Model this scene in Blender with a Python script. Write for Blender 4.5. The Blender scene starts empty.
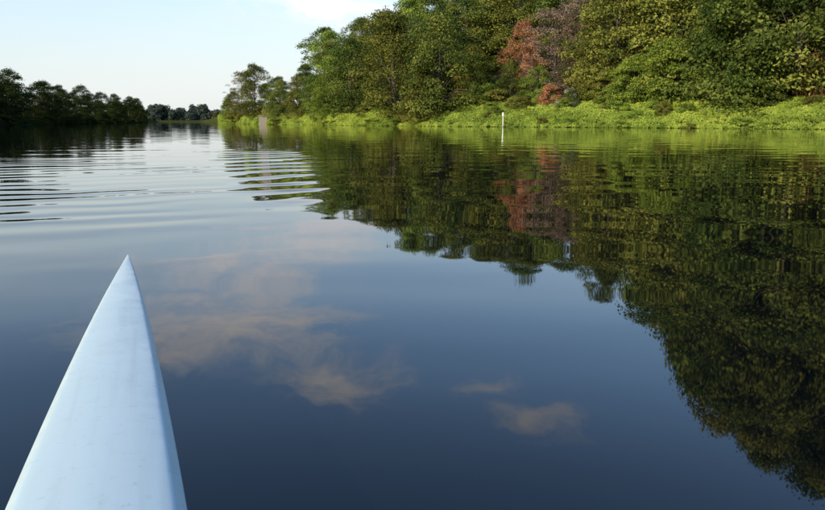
import bpy, math, random
import numpy as np
from mathutils import Vector
random.seed(7); RS=np.random.RandomState(11)
scene=bpy.context.scene
rad=math.radians
CAMH=0.75; PITCH=10.6; F=714.0
# ---------------- helpers
def new_mat(name):
    m=bpy.data.materials.new(name); m.use_nodes=True
    nt=m.node_tree; nt.nodes.clear()
    return m,nt
class NT:
    def __init__(s,nt): s.nt=nt
    def n(s,t,**k):
        nd=s.nt.nodes.new(t)
        for a,b in k.items(): setattr(nd,a,b)
        return nd
    def l(s,a,b): s.nt.links.new(a,b)
    def setin(s,sock,v):
        if isinstance(v,bpy.types.NodeSocket): s.l(v,sock)
        else: sock.default_value=v
    def math(s,op,a,b=None,c=None,clamp=False):
        nd=s.n('ShaderNodeMath',operation=op); nd.use_clamp=clamp
        s.setin(nd.inputs[0],a)
        if b is not None: s.setin(nd.inputs[1],b)
        if c is not None: s.setin(nd.inputs[2],c)
        return nd.outputs[0]
    def vmath(s,op,a,b=None):
        nd=s.n('ShaderNodeVectorMath',operation=op)
        s.setin(nd.inputs[0],a)
        if b is not None: s.setin(nd.inputs[1],b)
        return nd.outputs['Value'] if op in('DOT_PRODUCT','DISTANCE','LENGTH') else nd.outputs[0]
    def mr(s,v,a,b,c=0.0,d=1.0,smooth=True):
        nd=s.n('ShaderNodeMapRange'); nd.interpolation_type='SMOOTHSTEP' if smooth else 'LINEAR'
        s.setin(nd.inputs[0],v)
        for i,x in enumerate((a,b,c,d)): nd.inputs[i+1].default_value=x
        return nd.outputs[0]
    def mix(s,f,a,b,typ='MIX'):
        nd=s.n('ShaderNodeMix',data_type='RGBA',blend_type=typ)
        s.setin(nd.inputs[0],f); s.setin(nd.inputs[6],a); s.setin(nd.inputs[7],b)
        return nd.outputs[2]
    def noise(s,vec,scale,detail=3,rough=0.5,out=0):
        nd=s.n('ShaderNodeTexNoise'); s.setin(nd.inputs['Vector'],vec)
        nd.inputs['Scale'].default_value=scale; nd.inputs['Detail'].default_value=detail; nd.inputs['Roughness'].default_value=rough
        return nd.outputs[out]
    def mapping(s,vec,scale=(1,1,1),rot=(0,0,0),loc=(0,0,0)):
        nd=s.n('ShaderNodeMapping'); s.l(vec,nd.inputs[0])
        nd.inputs['Scale'].default_value=scale; nd.inputs['Rotation'].default_value=rot; nd.inputs['Location'].default_value=loc
        return nd.outputs[0]
def c4(c): return (c[0],c[1],c[2],1)
def raw_mesh(name,verts,sizes,loops,attr=None,matidx=None,smooth=None):
    me=bpy.data.meshes.new(name)
    verts=np.asarray(verts,dtype=np.float32); sizes=np.asarray(sizes,dtype=np.int32); loops=np.asarray(loops,dtype=np.int32)
    me.vertices.add(len(verts)); me.vertices.foreach_set('co',verts.ravel())
    me.loops.add(len(loops)); me.loops.foreach_set('vertex_index',loops)
    me.polygons.add(len(sizes)); st=np.concatenate([[0],np.cumsum(sizes)[:-1]]).astype(np.int32)
    me.polygons.foreach_set('loop_start',st); me.polygons.foreach_set('loop_total',sizes)
    if matidx is not None: me.polygons.foreach_set('material_index',np.asarray(matidx,dtype=np.int32))
    if smooth is not None: me.polygons.foreach_set('use_smooth',np.asarray(smooth,dtype=bool))
    me.update(calc_edges=True)
    if attr is not None:
        a=me.attributes.new('v','FLOAT','POINT'); a.data.foreach_set('value',np.asarray(attr,dtype=np.float32))
    me.validate()
    return me
def add_obj(name,me,loc=(0,0,0),rot=0,sc=1,parent=None):
    o=bpy.data.objects.new(name,me); scene.collection.objects.link(o)
    o.location=loc; o.rotation_euler=(0,0,rot)
    o.scale=(sc,sc,sc) if not hasattr(sc,'__len__') else sc
    if parent: o.parent=parent
    return o
# ---------------- leaf material
def leaf_mat(name,dark,mid,light,trans=0.3,hv=0.020,gain=1.75,mp=0.5):
    dark,mid,light=[tuple(c*gain for c in q) for q in (dark,mid,light)]
    m,nt=new_mat(name); N=NT(nt)
    at=N.n('ShaderNodeAttribute'); at.attribute_name='v'
    oi=N.n('ShaderNodeObjectInfo')
    cr=N.n('ShaderNodeValToRGB'); N.l(at.outputs['Fac'],cr.inputs[0])
    cr.color_ramp.elements[0].position=0.1; cr.color_ramp.elements[0].color=c4(dark)
    cr.color_ramp.elements[1].position=0.9; cr.color_ramp.elements[1].color=c4(light)
    e=cr.color_ramp.elements.new(mp); e.color=c4(mid)
    hs=N.n('ShaderNodeHueSaturation'); N.l(cr.outputs[0],hs.inputs['Color'])
    N.l(N.mr(oi.outputs['Random'],0,1,0.5-hv,0.5+hv*0.5,False),hs.inputs['Hue'])
    r2=N.math('FRACT',N.math('MULTIPLY',oi.outputs['Random'],17.3))
    N.l(N.mr(r2,0,1,0.7,1.3,False),hs.inputs['Value'])
    p=N.n('ShaderNodeBsdfDiffuse'); N.l(hs.outputs[0],p.inputs[0])
    t=N.n('ShaderNodeBsdfTranslucent'); N.l(hs.outputs[0],t.inputs[0])
    mx=N.n('ShaderNodeMixShader'); mx.inputs[0].default_value=trans
    N.l(p.outputs[0],mx.inputs[1]); N.l(t.outputs[0],mx.inputs[2])
    o=N.n('ShaderNodeOutputMaterial'); N.l(mx.outputs[0],o.inputs[0])
    return m
M_green=leaf_mat('leaf_green',(0.022,0.038,0.010),(0.056,0.080,0.017),(0.12,0.145,0.030))
M_green2=leaf_mat('leaf_olive',(0.035,0.044,0.011),(0.09,0.099,0.020),(0.16,0.160,0.034))
M_light=leaf_mat('leaf_light',(0.045,0.075,0.013),(0.105,0.155,0.024),(0.18,0.230,0.038),hv=0.010)
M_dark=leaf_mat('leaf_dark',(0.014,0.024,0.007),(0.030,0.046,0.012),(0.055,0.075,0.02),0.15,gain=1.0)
M_orange=leaf_mat('leaf_orange',(0.15,0.07,0.04),(0.40,0.18,0.09),(0.55,0.29,0.15),hv=0.004,gain=1.0)
M_brown=leaf_mat('leaf_brown',(0.08,0.06,0.045),(0.17,0.12,0.09),(0.26,0.19,0.14),hv=0.004,gain=1.4)
M_tan=leaf_mat('leaf_tan',(0.07,0.06,0.02),(0.16,0.12,0.04),(0.25,0.19,0.08),hv=0.01,gain=1.25)
M_white=leaf_mat('blossom_white',(0.05,0.08,0.02),(0.16,0.22,0.06),(0.75,0.73,0.6),gain=1.0,mp=0.66)
M_far_haze=leaf_mat('leaf_distant_haze',(0.06,0.085,0.075),(0.085,0.115,0.09),(0.12,0.15,0.11),gain=1.1)  # paler, bluish leaf colours: aerial haze painted into the base colour
def bark():
    m,nt=new_mat('bark'); N=NT(nt); tc=N.n('ShaderNodeTexCoord')
    nz=N.noise(N.mapping(tc.outputs['Object'],(3,3,0.6)),2,4)
    col=N.mix(nz,c4((0.045,0.035,0.026)),c4((0.15,0.125,0.10)))
    p=N.n('ShaderNodeBsdfPrincipled'); N.l(col,p.inputs['Base Color']); p.inputs['Roughness'].default_value=0.9
    o=N.n('ShaderNodeOutputMaterial'); N.l(p.outputs[0],o.inputs[0]); return m
M_bark=bark()
# ---------------- geometry of trees
def tube(path,radii,seg=6):
    V=[];Fc=[]
    P=[Vector(p) for p in path]
    for i,p in enumerate(P):
        d=(P[min(i+1,len(P)-1)]-P[max(i-1,0)]).normalized()
        a=d.orthogonal().normalized(); b=d.cross(a)
        for k in range(seg):
            t=2*math.pi*k/seg
            V.append(p+(a*math.cos(t)+b*math.sin(t))*radii[i])
    for i in range(len(P)-1):
        for k in range(seg):
            Fc.append((i*seg+k,i*seg+(k+1)%seg,(i+1)*seg+(k+1)%seg,(i+1)*seg+k))
    return [tuple(v) for v in V],Fc
def leaves(centers,normals,size,rs,jit=0.6):
    n=len(centers)
    nr=normals+rs.normal(0,jit,(n,3)); nr/=np.linalg.norm(nr,axis=1)[:,None]+1e-9
    t=rs.normal(0,1,(n,3)); u=np.cross(nr,t); u/=np.linalg.norm(u,axis=1)[:,None]+1e-9
    v=np.cross(nr,u)
    a=(size*rs.uniform(0.6,1.3,n))[:,None]; b=a*rs.uniform(0.45,0.7,n)[:,None]
    V=np.stack([centers+u*a,centers+v*b+u*a*0.1,centers-u*a,centers-v*b+u*a*0.1],axis=1).reshape(-1,3)
    return V
def make_tree(name,H=20,W=14,base=0.18,nclump=90,lpc=330,leaf=0.17,clump=1.5,top=1.0,seed=0,shape='oval',trunk=0.4,flat=0.85,limb=0.6):
    rs=np.random.RandomState(seed)
    verts=[];faces=[]
    lean=rs.uniform(-0.06,0.06,2)
    def tr(z): return np.array([lean[0]*z+0.25*math.sin(z*0.5+seed),lean[1]*z+0.25*math.cos(z*0.4+seed),z])
    zs=np.linspace(-0.6,H*0.82,9)
    V,Fc=tube([tr(z) for z in zs],[trunk*(1.25 if i==0 else 1)*(1-0.9*i/8.0) for i in range(9)],8)
    verts+=V;faces+=Fc
    C=[];R=[]
    lob=rs.uniform(0.75,1.12,(7,))
    lobz=rs.uniform(0,6.28,3)
    for i in range(nclump):
        z=rs.uniform(0,1)**0.85
        if shape=='oval': w=math.sin(math.pi*min(1,(z*0.86+0.13)))**0.55
        elif shape=='wide': w=(1-z**2.4)**0.6*(0.75+0.25*math.sin(z*3))
        else: w=math.sqrt(max(0,1-z*z))
        th=rs.uniform(0,2*math.pi)
        k=th/(2*math.pi)*7; i0=int(k)%7; fr=k-int(k); l=lob[i0]*(1-fr)+lob[(i0+1)%7]*fr
        l*=1+0.14*math.sin(z*9+lobz[0]+th*2)
        r=math.sqrt(rs.uniform(0.15,1))*w*W/2*l
        zz=H*(base+(1-base)*z*top)-clump*0.4
        c=tr(zz)+np.array([r*math.cos(th),r*math.sin(th),0])
        C.append(c);R.append(clump*rs.uniform(0.5,1.35)*(1-0.2*z))
        if rs.rand()<limb:
            zb=max(H*0.1,zz-r*rs.uniform(0.35,0.8)-0.5); b=tr(zb)
            mid=(b*0.5+c*0.5)+np.array([0,0,0.12*r])+rs.normal(0,0.2,3)
            r0=max(0.04,trunk*0.28*(1-zb/H))
            V,Fc=tube([b,mid,b*0.15+c*0.85],[r0,r0*0.6,r0*0.2],4)
            o=len(verts);verts+=V;faces+=[tuple(x+o for x in f) for f in Fc]
    nb=len(verts)
    LV=[];LA=[]
    for c,r in zip(C,R):
        n=int(lpc*(r/clump)**2*rs.uniform(0.8,1.15))
        d=rs.normal(0,1,(n,3)); d/=np.linalg.norm(d,axis=1)[:,None]
        d[:,2]=np.where(d[:,2]<-0.3,-d[:,2]*0.6,d[:,2])
        rr=r*(rs.uniform(0.25,1,n)**0.35)*(1+0.22*np.sin(d[:,0]*5+c[0])*np.cos(d[:,1]*4+c[1]))
        p=c+d*rr[:,None]*np.array([1.1,1.1,flat])
        p+=rs.normal(0,0.1*clump,(n,3))
        nrm=d*1.0+np.array([0,0,0.3])
        V=leaves(p,nrm,leaf,rs)
        LV.append(V)
        cv=rs.uniform(0.12,0.88)
        LA.append(np.repeat(np.clip(cv+rs.normal(0,0.16,n),0,1),4))
    LV=np.concatenate(LV);LA=np.concatenate(LA)
    nl=len(LV)//4
    allv=np.concatenate([np.array(verts),LV])
    sizes=[len(f) for f in faces]+[4]*nl
    loops=np.concatenate([np.array(faces).ravel(),np.arange(nl*4)+nb])
    me=raw_mesh(name,allv,sizes,loops,np.concatenate([np.zeros(nb),LA]),[0]*len(faces)+[1]*nl,[True]*len(faces)+[False]*nl)
    me.materials.append(M_bark); me.materials.append(M_green)
    return me,LV[:,2].max()
T={}
T['oak']=make_tree('oak_mesh',18,18,0.04,160,180,0.20,1.85,seed=1,shape='wide',trunk=0.5)
T['round']=make_tree('round_mesh',20,15,0.07,140,180,0.20,1.8,seed=2,shape='oval',trunk=0.4)
T['tall']=make_tree('tall_mesh',24,15,0.07,150,180,0.21,1.9,seed=3,shape='oval',trunk=0.42)
T['irr']=make_tree('irr_mesh',20,16,0.05,125,180,0.20,1.8,seed=14,shape='oval',trunk=0.4)
T['airy']=make_tree('airy_mesh',18,11,0.12,130,110,0.13,1.1,seed=5,shape='oval',trunk=0.3,limb=0.8)
T['dome']=make_tree('dome_mesh',16,16,0.0,135,180,0.20,1.8,seed=6,shape='dome',trunk=0.35)
T['shrub']=make_tree('shrub_mesh',4,5.5,0.0,45,220,0.11,0.8,seed=7,shape='dome',trunk=0.08)
T['shrub2']=make_tree('shrub2_mesh',3,6.5,0.0,40,220,0.11,0.7,seed=8,shape='wide',trunk=0.06)
T['vine']=make_tree('vine_mesh',8,10,0.0,100,300,0.15,1.1,seed=9,shape='dome',trunk=0.15)
def place(kind,name,x,y,z,h,rot,mat,wf=1.0):
    me,zm=T[kind]; s=h/zm
    o=add_obj(name,me,(x,y,z-0.05),rot,(s*wf,s*wf,s))
    o.material_slots[1].link='OBJECT'; o.material_slots[1].material=mat
    return o
# ---------------- terrain
AZ=[-180,-150,-120,-90,-60,-40,-29.6,-25,-22,-20.3,-19.6,-15.8,-15.2,-13,-11,-8,-5,0,5,12,20,30,45,60,90,120,150,180]
RR=[420,160,90,75,85,110,165,230,320,450,760,760,250,195,168,150,130,112,103,94,86,78,70,68,75,105,200,420]
def Rb(az): return np.interp(az,AZ,RR)
KA=[-180,-20,-15,-9,-6,0,10,20,28,60,110,130,180]; KH=[1,1,0,3,9,14,20,24,28,28,14,1,1]
def sstep(t): t=np.clip(t,0,1); return t*t*(3-2*t)
def ground(az,D):
    R=Rb(az); d=(D-R)*np.where((az>-15)&(az<110),0.93,1)
    b=-1.5+1.5*sstep((d+4)/4.0)
    up=np.where(d>0,1.2*sstep(d/4)+np.interp(az,[-30,-9,-2,6],[0.8,0.9,1.4,2.1])*sstep((d-2)/10),0)
    hill=np.interp(az,KA,KH)*sstep((d-10)/60)
    x=D*np.sin(np.radians(az)); y=D*np.cos(np.radians(az))
    n=np.where(d>1,0.25*np.sin(x*0.35+1)*np.cos(y*0.27)+0.15*np.sin(x*0.9+y*0.6),0)
    return b+up+hill+n
def gp(az,D): return D*math.sin(rad(az)),D*math.cos(rad(az)),float(ground(np.array(az),np.array(D)))
azs=np.concatenate([np.arange(-180,-30,2.0),np.arange(-30,60,0.4),np.arange(60,180,2.0)])
offs=np.array([-30,-6,-4,-3,-2,-1.2,-0.6,0,0.6,1.2,2,3,4,6,8,10,13,17,22,28,35,45,55,65,80,100,140,220,400,900,3500.0])
na,nr=len(azs),len(offs)
V=np.zeros((na*nr+1,3))
for i,a in enumerate(azs):
    D=Rb(a)+offs
    z=ground(np.full(nr,a),D)
    V[i*nr:(i+1)*nr,0]=D*math.sin(rad(a));V[i*nr:(i+1)*nr,1]=D*math.cos(rad(a));V[i*nr:(i+1)*nr,2]=z
V[-1]=(0,0,-1.5)
fs=[];lo=[]
for i in range(na):
    j=(i+1)%na
    for k in range(nr-1):
        fs.append(4);lo+= [i*nr+k,j*nr+k,j*nr+k+1,i*nr+k+1]
    fs.append(3);lo+=[na*nr,j*nr,i*nr]
me=raw_mesh('ground',V,fs,lo,smooth=[True]*len(fs))
m,nt=new_mat('ground_soil_grass');N=NT(nt);tc=N.n('ShaderNodeTexCoord')
n1=N.noise(tc.outputs['Object'],0.5,5); n2=N.noise(tc.outputs['Object'],4,3)
col=N.mix(n1,c4((0.025,0.035,0.012)),c4((0.06,0.08,0.02))); col=N.mix(N.math('MULTIPLY',n2,0.5),col,c4((0.05,0.045,0.025)))
p=N.n('ShaderNodeBsdfDiffuse');N.l(col,p.inputs[0])
o=N.n('ShaderNodeOutputMaterial');N.l(p.outputs[0],o.inputs[0])
me.materials.append(m); add_obj('ground',me)
# ---------------- water
me=bpy.data.meshes.new('river_water')
S=4500
me.from_pydata([(-S,-S,0),(S,-S,0),(S,S,0),(-S,S,0)],[],[(0,1,2,3)])
m,nt=new_mat('river_water');N=NT(nt)
tc=N.n('ShaderNodeTexCoord');P=tc.outputs['Object']
sep=N.n('ShaderNodeSeparateXYZ');N.l(P,sep.inputs[0]);X,Y=sep.outputs[0],sep.outputs[1]
h1=N.math('MULTIPLY',N.noise(N.mapping(P,(0.6,1.0,1),(0,0,0.12)),1.0,0,0.4),0.009)
h2=N.math('MULTIPLY',N.noise(N.mapping(P,(1.8,3.0,1),(0,0,-0.2)),1.0,0,0.4),0.0008)
warp=N.math('ADD',N.math('MULTIPLY',N.math('SUBTRACT',N.noise(P,0.30,2),0.5),2.0),N.math('MULTIPLY',N.math('SUBTRACT',N.noise(P,1.1,1),0.5),0.45))
dist=N.math('SUBTRACT',Y,N.math('MULTIPLY',X,0.8))
ph=N.math('ADD',dist,warp)
lam=1.25
w1=N.math('SINE',N.math('MULTIPLY',ph,2*math.pi/lam))
dx,dy=-2.4,10.5; L=math.hypot(dx,dy);ux,uy=dx/L,dy/L
rx=N.math('SUBTRACT',X,-1.2);ry=N.math('SUBTRACT',Y,7.0)
al=N.math('ADD',N.math('MULTIPLY',rx,ux),N.math('MULTIPLY',ry,uy))
ac=N.math('ADD',N.math('MULTIPLY',rx,uy),N.math('MULTIPLY',ry,-ux))
wob=N.math('MULTIPLY',N.math('SUBTRACT',N.noise(P,0.9,2),0.5),0.5)
acn=N.math('DIVIDE',N.math('ADD',ac,wob),N.math('ADD',0.30,N.math('MULTIPLY',N.math('MAXIMUM',al,0.0),0.055)))
mk=N.math('EXPONENT',N.math('MULTIPLY',N.math('POWER',N.math('ABSOLUTE',acn),2.0),-1.0))
mk=N.math('MULTIPLY',mk,N.math('MULTIPLY',N.mr(al,-1.6,1.2),N.mr(al,15.0,6.0)))
amp=N.mr(N.noise(N.mapping(P,(0.35,0.5,1)),1.0,2),0.35,0.65,0.25,1.4)
left=N.math('MULTIPLY',N.mr(ac,0.6,-1.8),N.math('MULTIPLY',N.mr(Y,2.6,5.5),N.mr(Y,20.0,7.0)))
w2=N.math('SINE',N.math('MULTIPLY',N.math('ADD',N.math('ADD',Y,N.math('MULTIPLY',X,-0.45)),warp),2*math.pi/0.7))
hw=N.math('ADD',N.math('MULTIPLY',N.math('MULTIPLY',w1,mk),0.018),N.math('MULTIPLY',N.math('MULTIPLY',N.math('MULTIPLY',w2,left),amp),0.0026))
patch=N.mr(N.noise(N.mapping(P,(0.03,0.10,1)),1.0,2),0.50,0.68)
h3=N.math('MULTIPLY',N.math('MULTIPLY',N.noise(N.mapping(P,(3.0,8.0,1)),1.0,2),0.0007),patch)
hh=N.math('ADD',N.math('ADD',h1,h2),N.math('ADD',hw,h3))
bp=N.n('ShaderNodeBump');bp.inputs['Strength'].default_value=1;bp.inputs['Distance'].default_value=1.0
N.l(hh,bp.inputs['Height'])
p=N.n('ShaderNodeBsdfPrincipled');p.inputs['Base Color'].default_value=c4((0.0018,0.003,0.0045))
p.inputs['Roughness'].default_value=0.018;p.inputs['IOR'].default_value=1.39
N.l(bp.outputs[0],p.inputs['Normal'])
o=N.n('ShaderNodeOutputMaterial');N.l(p.outputs[0],o.inputs[0])
me.materials.append(m);add_obj('river_water',me)
# ---------------- trees on the right bank
EA=[-15.5,-14,-12.5,-11,-9,-7.6,-5,-2.5,0,5,13,18,21,24,26,45,110]
EE=[1.5,3.0,4.0,4.0,4.2,6.4,8,9,10,11.0,12.8,13.4,16.5,22,26.5,27,25]
leafm=[M_green,M_green,M_green2,M_green,M_light,M_green2]
kinds=['round','tall','irr','dome','oak','round']
names={'round':'deciduous_tree','tall':'tall_deciduous_tree','irr':'broadleaf_tree','dome':'deciduous_tree','oak':'oak_tree','airy':'bare_tree'}
rows=[(12,0.60,7.5),(19,0.80,9),(31,0.92,10.5),(46,1.0,10.5),(62,1.0,14)]
for ri,(d,u,sp) in enumerate(rows):
    az=-13.5 if ri<2 else (-10 if ri==2 else -7.0)
    while az<48:
        D=float(Rb(az))+d*1.07+random.uniform(-2,2)
        step=math.degrees(sp*random.uniform(0.8,1.2)/D)
        a=az+random.uniform(-0.3,0.3)*step
        az+=step
        if ri==0 and (5.0<a<22.5 or -6.5<a<4.5 or a<-9): continue
        if ri==1 and (4.6<a<13.4): continue
        if ri==2 and (5.6<a<11.5): continue
        x,y,z=gp(a,D)
        e=float(np.interp(a,EA,EE))*u*random.uniform(0.9,1.07)
        h=math.tan(rad(e))*D-z+0.7
        h=min(max(h,5.0),38)
        k=random.choice(kinds)
        place(k,names[k],x,y,z,h,random.uniform(0,6.28),random.choice(leafm),random.uniform(0.95,1.2) if h<24 else 0.85)
def pl(kind,name,az,d,h,mat,wf=1.0,rot=None):
    D=float(Rb(az))+d; x,y,z=gp(az,D)
    return place(kind,name,x,y,z,h,random.uniform(0,6.28) if rot is None else rot,mat,wf)
for d in (24,39):
    a=-5
    while a<46:
        D=float(Rb(a))+d
        if not(6<a<12 and d<30):
            pl('dome','understorey_tree',a,d+random.uniform(-2,2),random.uniform(5.5,8),random.choice([M_green,M_green2,M_green]),1.2)
        a+=math.degrees(10/D)*random.uniform(0.8,1.2)
for az_,d_,h_ in ((4.2,36,16),(6.2,40,15),(8.0,42,15),(9.8,42,15.5),(12,40,16)):
    pl('round' if h_>15 else 'dome','deciduous_tree',az_,d_,h_,M_green2 if h_==15 else M_green,1.15)
pl('oak','oak_tree',-1.4,5,17.5,M_green2,1.05,0.4)
pl('dome','deciduous_tree',2.0,7,16.0,M_green,0.95,2.0)
pl('dome','deciduous_tree',0.5,2.5,7.0,M_green2,1.2,2.0)
pl('round','deciduous_tree',-4.9,9,14.5,M_green,1.1,1.0)
pl('dome','deciduous_tree',-6.8,6,9.0,M_light,1.0)
pl('round','deciduous_tree',-12.2,8,14.0,M_green2,0.95)
pl('airy','bare_tree',-13.1,7,12.5,M_tan,1.1)
pl('dome','deciduous_tree',-14.2,9,6.5,M_light,1.0)
pl('dome','deciduous_tree',-10.3,9,9.0,M_green,1.0)
pl('dome','deciduous_tree',-8.7,9,9.5,M_green2,1.0)
pl('dome','autumn_tree',8.4,26,11.8,M_orange,0.68)
pl('airy','bare_tree',11.1,19,13.5,M_brown,1.4)
pl('airy','bare_tree',12.9,22,14.5,M_brown,1.1)
pl('dome','deciduous_tree',5.0,13,8.5,M_green,0.8)
pl('dome','deciduous_tree',7.6,15,6.5,M_green,1.0)
pl('dome','deciduous_tree',9.6,16,5.5,M_light,1.1)
pl('dome','deciduous_tree',13.8,15,9.0,M_green2,0.9)
pl('vine','vine_covered_shrub',17.0,12,6.5,M_light,1.05)
pl('vine','vine_covered_shrub',19.6,12,8.2,M_light,1.05)
pl('vine','vine_covered_shrub',14.8,12,4.5,M_green2,1.0)
pl('shrub','red_shrub',10.6,12,3.2,M_orange,1.0)
pl('shrub','red_shrub',28.8,12,5.0,M_orange,0.8)
pl('shrub','white_flowering_shrub',12.2,9.0,3.0,M_white,0.8)
a=-14.5
while a<52:
    D=float(Rb(a))
    for d,hm,pr in ((-0.3,1.1,0.8),(3.5,1.4,0.85),(7.0,1.8,0.85),(12,3.2,0.95)):
        if random.random()<pr:
            h=hm*random.uniform(0.45,1.4)
            pl(random.choice(['shrub','shrub2','vine']) if d>0 else 'shrub2','riverbank_shrub',a+random.uniform(-0.9,0.9),d+random.uniform(-0.5,1.5),h,random.choice([M_light,M_green2,M_green] if d>6 else [M_light,M_light,M_light,M_green2]),random.uniform(0.9,1.8))
    a+=math.degrees(3.8/D)
# low leafy riverbank growth
def carpet(name,a0,a1,n,dmax):
    rs=np.random.RandomState(5)
    az=rs.uniform(a0,a1,n*3); Rv=Rb(az); keep=rs.rand(n*3)<Rv/Rv.max(); az=az[keep][:n]; Rv=Rb(az); k=len(az)
    edge=0.5*np.sin(az*3.1)+0.35*np.sin(az*8.3+1)
    d=-0.9+edge+(dmax+0.9)*rs.rand(k)**1.1; D=Rv+d; z=ground(az,D)
    x=D*np.sin(np.radians(az));y=D*np.cos(np.radians(az))
    q=np.sin(x*1.1+1.7*np.sin(y*0.6))*np.cos(y*1.3+x*0.4)
    q2=np.sin(x*3.1+y*1.2)*np.cos(y*2.7-x*0.7)
    hgt=(0.34+0.24*q+0.12*q2)*sstep((d+1.3-edge)/1.2)+0.04
    zz=np.maximum(z,0)+hgt*rs.uniform(0.35,1.05,k)
    P=np.stack([x,y,zz],1)
    nx=-0.35*np.cos(x*1.1+1.7*np.sin(y*0.6))-0.3*np.cos(x*3.1+y*1.2)
    nrm=np.stack([nx-0.25*np.sin(np.radians(az)),np.full(k,-0.7),np.full(k,0.6)],1)
    V1=leaves(P,nrm,0.12,rs,0.45)
    big=np.sin(x*0.28+2.0*np.sin(y*0.13))*0.18
    v1=np.repeat(np.clip(0.60+0.25*q+big+rs.normal(0,0.16,k),0,1),4)
    m_=k//6; idx=rs.choice(k,m_,False)
    b=P[idx]*1.0; b[:,2]=np.maximum(z[idx],0)
    hh_=(hgt[idx]+0.08)*rs.uniform(0.7,1.4,m_); th=rs.uniform(0,6.28,m_); w=0.03
    s=np.stack([np.cos(th)*w,np.sin(th)*w,np.zeros(m_)],1)
    tip=b+np.stack([rs.normal(0,0.4,m_)*hh_,rs.normal(0,0.4,m_)*hh_,hh_],1)
    V2=np.stack([b-s,b+s,tip+s*0.2,tip-s*0.2],1).reshape(-1,3)
    v2=np.repeat(np.clip(0.7+rs.normal(0,0.15,m_),0,1),4)
    VV=np.concatenate([V1,V2]);nn=len(VV)//4
    me=raw_mesh(name,VV,[4]*nn,np.arange(4*nn),np.concatenate([v1,v2])); me.materials.append(M_light); return add_obj(name,me)
carpet('riverbank_grass',-15,52,230000,15)
# ---------------- left bank trees
a=-58
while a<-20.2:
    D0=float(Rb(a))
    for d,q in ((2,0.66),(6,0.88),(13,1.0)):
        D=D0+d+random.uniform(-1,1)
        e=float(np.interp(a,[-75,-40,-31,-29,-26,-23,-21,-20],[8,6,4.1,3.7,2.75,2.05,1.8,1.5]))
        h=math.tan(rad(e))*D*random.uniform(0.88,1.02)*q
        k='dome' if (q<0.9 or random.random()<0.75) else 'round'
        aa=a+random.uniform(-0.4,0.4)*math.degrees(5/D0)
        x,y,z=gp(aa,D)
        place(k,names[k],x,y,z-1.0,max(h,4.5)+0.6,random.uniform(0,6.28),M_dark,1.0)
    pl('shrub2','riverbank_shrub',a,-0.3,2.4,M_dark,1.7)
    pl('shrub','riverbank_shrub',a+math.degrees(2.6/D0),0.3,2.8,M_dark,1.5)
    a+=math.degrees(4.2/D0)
# distant tree line
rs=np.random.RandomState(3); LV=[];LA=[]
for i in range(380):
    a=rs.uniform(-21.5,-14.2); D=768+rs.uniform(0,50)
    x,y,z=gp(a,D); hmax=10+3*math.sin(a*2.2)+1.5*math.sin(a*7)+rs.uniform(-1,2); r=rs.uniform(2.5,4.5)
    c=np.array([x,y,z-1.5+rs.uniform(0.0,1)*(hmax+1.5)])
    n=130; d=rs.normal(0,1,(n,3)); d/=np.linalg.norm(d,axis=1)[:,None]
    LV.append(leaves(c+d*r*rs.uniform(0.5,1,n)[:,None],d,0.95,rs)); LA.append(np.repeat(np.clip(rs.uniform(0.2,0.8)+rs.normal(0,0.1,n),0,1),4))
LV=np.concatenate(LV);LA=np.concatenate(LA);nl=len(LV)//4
me=raw_mesh('distant_treeline',LV,[4]*nl,np.arange(nl*4),LA);me.materials.append(M_far_haze);add_obj('distant_treeline',me)
# ---------------- marker post, concrete pier
def simple_mat(name,col,rough=0.6,nscale=6,var=0.25):
    m,nt=new_mat(name);N=NT(nt);tc=N.n('ShaderNodeTexCoord')
    nz=N.noise(tc.outputs['Object'],nscale,5)
    cc=N.mix(nz,c4([c*(1-var) for c in col]),c4([min(1,c*(1+var)) for c in col]))
    p=N.n('ShaderNodeBsdfPrincipled');N.l(cc,p.inputs['Base Color']);p.inputs['Roughness'].default_value=rough
    o=N.n('ShaderNodeOutputMaterial');N.l(p.outputs[0],o.inputs[0]);return m
M_wp=simple_mat('white_paint',(0.7,0.7,0.66)); M_con=simple_mat('concrete',(0.26,0.235,0.19))
def lathe(name,prof,seg,mat,parent,loc=(0,0,0)):
    V=[];Fc=[]
    for r,z in prof:
        for k in range(seg): V.append((r*math.cos(2*math.pi*k/seg),r*math.sin(2*math.pi*k/seg),z))
    for i in range(len(prof)-1):
        for k in range(seg): Fc.append((i*seg+k,i*seg+(k+1)%seg,(i+1)*seg+(k+1)%seg,(i+1)*seg+k))
    Fc.append(tuple(range(seg))[::-1]); Fc.append(tuple((len(prof)-1)*seg+k for k in range(seg)))
    me=bpy.data.meshes.new(name);me.from_pydata(V,[],Fc);me.materials.append(mat)
    return add_obj(name,me,loc,parent=parent)
def empty(name,loc,rot=0):
    o=bpy.data.objects.new(name,None);scene.collection.objects.link(o);o.location=loc;o.rotation_euler=(0,0,rot);return o
D=float(Rb(7.1))-2; e=empty('channel_marker_post',(D*math.sin(rad(7.1)),D*math.cos(rad(7.1)),0))
lathe('post',[(0.06,-1.2),(0.06,1.35),(0.055,1.4)],10,M_wp,e)
lathe('cap',[(0.09,1.402),(0.14,1.45),(0.14,1.85),(0.05,1.95)],10,M_wp,e)
lathe('collar',[(0.13,-0.1),(0.13,0.10),(0.07,0.16)],10,M_con,e)
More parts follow.
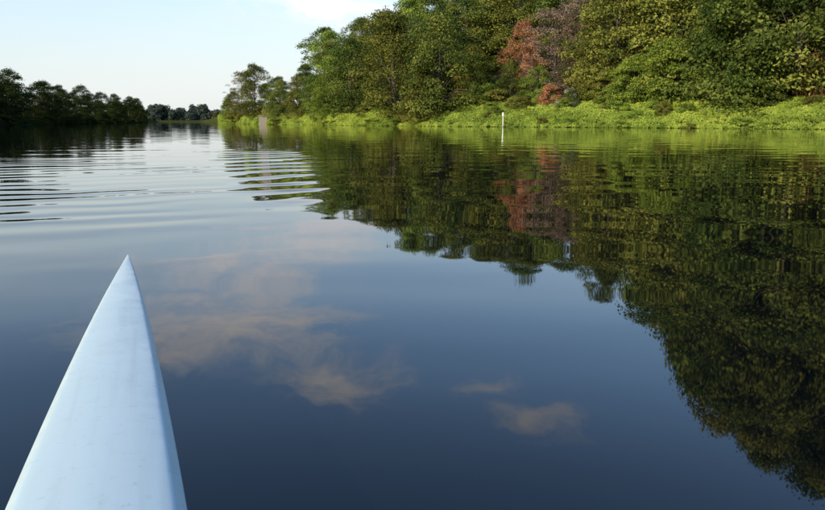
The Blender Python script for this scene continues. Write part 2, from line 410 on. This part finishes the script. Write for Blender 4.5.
def box(name,sx,sy,sz,loc,mat,parent,bev=0.05):
    import bmesh
    bm=bmesh.new();bmesh.ops.create_cube(bm,size=1)
    for v in bm.verts: v.co=Vector((v.co.x*sx,v.co.y*sy,v.co.z*sz))
    bmesh.ops.bevel(bm,geom=bm.edges[:],offset=bev,segments=2,affect='EDGES')
    me=bpy.data.meshes.new(name);bm.to_mesh(me);bm.free();me.materials.append(mat)
    return add_obj(name,me,loc,parent=parent)
D=float(Rb(-11.6))-1.5; e=empty('concrete_pier',(D*math.sin(rad(-11.6)),D*math.cos(rad(-11.6)),0),0.2)
box('block',2.0,2.0,2.9,(0,0,0.4),M_con,e); box('coping',2.3,2.3,0.25,(0,0,1.98),M_con,e)
box('side_block',1.2,1.8,1.6,(1.7,0.3,0.3),M_con,e)
# ---------------- boat
def boat():
    e=empty('rowing_shell',(-1.325,3.27,0))
    ang=math.atan2(0.828,2.25); e.rotation_euler=(0,0,ang)
    Lb=8.2
    def hw(s):
        t=min(s,Lb-s)/ (Lb/2); t=max(t,0)
        return 0.003+0.162*(1-(1-min(1,t))**2.1)
    S_=np.concatenate([np.linspace(0,0.3,10),np.linspace(0.4,2.9,26),np.linspace(3.0,5.4,20),np.linspace(5.5,7.9,22),np.linspace(7.95,Lb,6)])
    V=[];Fc=[];prof_n=None
    for s in S_:
        w=hw(s); t=w/0.165
        zr=0.14+0.03*t
        crown=0.014*t+0.002
        b=0.024*t+0.003
        pts=[(0,-0.10*t),(0.45*w,-0.085*t),(0.8*w,-0.03*t),(0.97*w,0.035),(1.0*w,0.085),(0.99*w,zr-b),(0.975*w,zr-b*0.85),(0.86*w,zr-0.002),(0.83*w,zr+crown*0.12),(0.55*w,zr+crown*0.6),(0.3*w,zr+crown*0.85),(0,zr+crown)]
        if s<0.35:
            q=s/0.35; pts=[(x,zr-(zr-z)*(0.25+0.75*q) if z<zr-b else z) for x,z in pts]
        if 3.0<=s<=5.4:
            k=min(1,min(s-3.0,5.4-s)/0.12)
            pts[9]=(0.78*w,zr-0.002-0.02*k);pts[10]=(0.72*w,zr+0.02-0.13*k);pts[11]=(0,zr+0.03-0.15*k)
        full=pts+[(-x,z) for x,z in pts[-2:0:-1]]
        prof_n=len(full)
        V+=[(x,-s,z) for x,z in full]
    for i in range(len(S_)-1):
        for k in range(prof_n):
            a,b=i*prof_n+k,i*prof_n+(k+1)%prof_n
            Fc.append((a,a+prof_n,b+prof_n,b))
    Fc.append(tuple(range(prof_n)));Fc.append(tuple((len(S_)-1)*prof_n+k for k in range(prof_n))[::-1])
    me=bpy.data.meshes.new('hull');me.from_pydata(V,[],Fc)
    for p_ in me.polygons: p_.use_smooth=True
    m,nt=new_mat('boat_gelcoat');N=NT(nt);tc=N.n('ShaderNodeTexCoord')
    nz=N.noise(N.mapping(tc.outputs['Object'],(3,1,3)),1.5,4);n2=N.noise(tc.outputs['Object'],60,4)
    n3=N.noise(N.mapping(tc.outputs['Object'],(40,1.5,40)),1.0,4)
    n4=N.noise(tc.outputs['Object'],9,6,0.7)
    col=N.mix(nz,c4((0.50,0.63,0.66)),c4((0.58,0.70,0.72)))
    col=N.mix(N.mr(n2,0.58,0.8,0,0.45),col,c4((0.34,0.42,0.42)))
    col=N.mix(N.mr(n3,0.50,0.8,0,0.40),col,c4((0.40,0.49,0.51)))
    col=N.mix(N.mr(n4,0.5,0.75,0,0.25),col,c4((0.42,0.49,0.49)))
    p=N.n('ShaderNodeBsdfPrincipled');N.l(col,p.inputs['Base Color'])
    N.l(N.mr(n4,0.3,0.7,0.26,0.48),p.inputs['Roughness'])
    o=N.n('ShaderNodeOutputMaterial');N.l(p.outputs[0],o.inputs[0])
    me.materials.append(m); h=add_obj('hull',me,parent=e)
    sub=h.modifiers.new('s','SUBSURF');sub.levels=1;sub.render_levels=2
boat()
# ---------------- world
SUN_EL=21; SUN_AZ=219
w=bpy.data.worlds.new('World');scene.world=w;w.use_nodes=True;nt=w.node_tree;nt.nodes.clear();N=NT(nt)
sky=N.n('ShaderNodeTexSky');sky.sky_type='NISHITA';sky.sun_disc=False
sky.sun_elevation=rad(SUN_EL);sky.sun_rotation=rad(SUN_AZ);sky.air_density=1.2;sky.dust_density=0.8;sky.ozone_density=2.0
tc=N.n('ShaderNodeTexCoord');G=tc.outputs['Generated']
def pdir(x,y):
    a=(x-412.5)/F;b=(y-255)/F;p_=rad(PITCH)
    f=math.cos(p_)-b*math.sin(p_);d=math.sin(p_)+b*math.cos(p_)
    v=Vector((a,f,abs(d)));v.normalize();return v
wn=N.noise(N.mapping(G,(5,5,9)),1.0,4,0.6,out=1)
GW=N.vmath('ADD',G,N.vmath('MULTIPLY',N.vmath('SUBTRACT',wn,(0.5,0.5,0.5)),(0.24,0.24,0.14)))
nzc=N.noise(N.mapping(GW,(10,10,34)),1.0,9,0.68)
tot=None
for (x,y,r,s) in [(195,262,0.14,0.85),(275,250,0.15,0.8),(215,330,0.23,1.0),(165,350,0.13,0.6),(345,382,0.14,0.9),(495,385,0.08,0.65),(550,430,0.09,0.65),(250,290,0.15,0.7),(330,4,0.10,0.8)]:
    v=pdir(x,y)
    dd=N.vmath('DISTANCE',N.vmath('MULTIPLY',GW,(0.8,0.8,2.2)),(v.x*0.8,v.y*0.8,v.z*2.2))
    g=N.mr(dd,r,0.0,0,s)
    tot=g if tot is None else N.math('MAXIMUM',tot,g)
cl=N.mr(N.math('ADD',nzc,N.math('MULTIPLY',tot,0.36)),0.52,0.93,0,1,False)
cl=N.math('MULTIPLY',cl,N.mr(tot,0.0,0.6))
sp=N.n('ShaderNodeSeparateXYZ');N.l(G,sp.inputs[0])
veil=N.math('MULTIPLY',N.mr(N.noise(N.mapping(G,(2.5,2.5,13)),1.0,4),0.40,0.72),N.math('MULTIPLY',N.mr(sp.outputs[2],0.26,0.08),0.5))
haze=N.mr(sp.outputs[2],0.34,0.0,0.0,0.80)
c=N.mix(1.0,sky.outputs[0],c4((1.35,1.47,1.68)),'MULTIPLY')
c=N.mix(haze,c,c4((5.4,5.8,6.0)))
c=N.mix(veil,c,c4((6.1,6.2,6.2)))
c=N.mix(N.math('MULTIPLY',cl,1.0),c,c4((7.6,7.4,7.5)))
bg=N.n('ShaderNodeBackground');N.l(c,bg.inputs[0]);bg.inputs[1].default_value=0.15
o=N.n('ShaderNodeOutputWorld');N.l(bg.outputs[0],o.inputs[0])
sl=bpy.data.lights.new('sun','SUN');sl.energy=5.0;sl.angle=rad(0.5);sl.color=(1.0,0.83,0.56)
so=bpy.data.objects.new('sun',sl);scene.collection.objects.link(so)
sd=Vector((math.sin(rad(SUN_AZ))*math.cos(rad(SUN_EL)),math.cos(rad(SUN_AZ))*math.cos(rad(SUN_EL)),math.sin(rad(SUN_EL))))
so.rotation_euler=sd.to_track_quat('Z','Y').to_euler()
cd=bpy.data.cameras.new('camera');co=bpy.data.objects.new('camera',cd);scene.collection.objects.link(co)
co.location=(0,0,CAMH);co.rotation_euler=(rad(90-PITCH),0,0)
cd.sensor_width=36;cd.lens=36*F/825.0;cd.clip_start=0.05;cd.clip_end=12000
scene.camera=co
scene.view_settings.view_transform='Standard';scene.view_settings.look='None';scene.view_settings.exposure=0
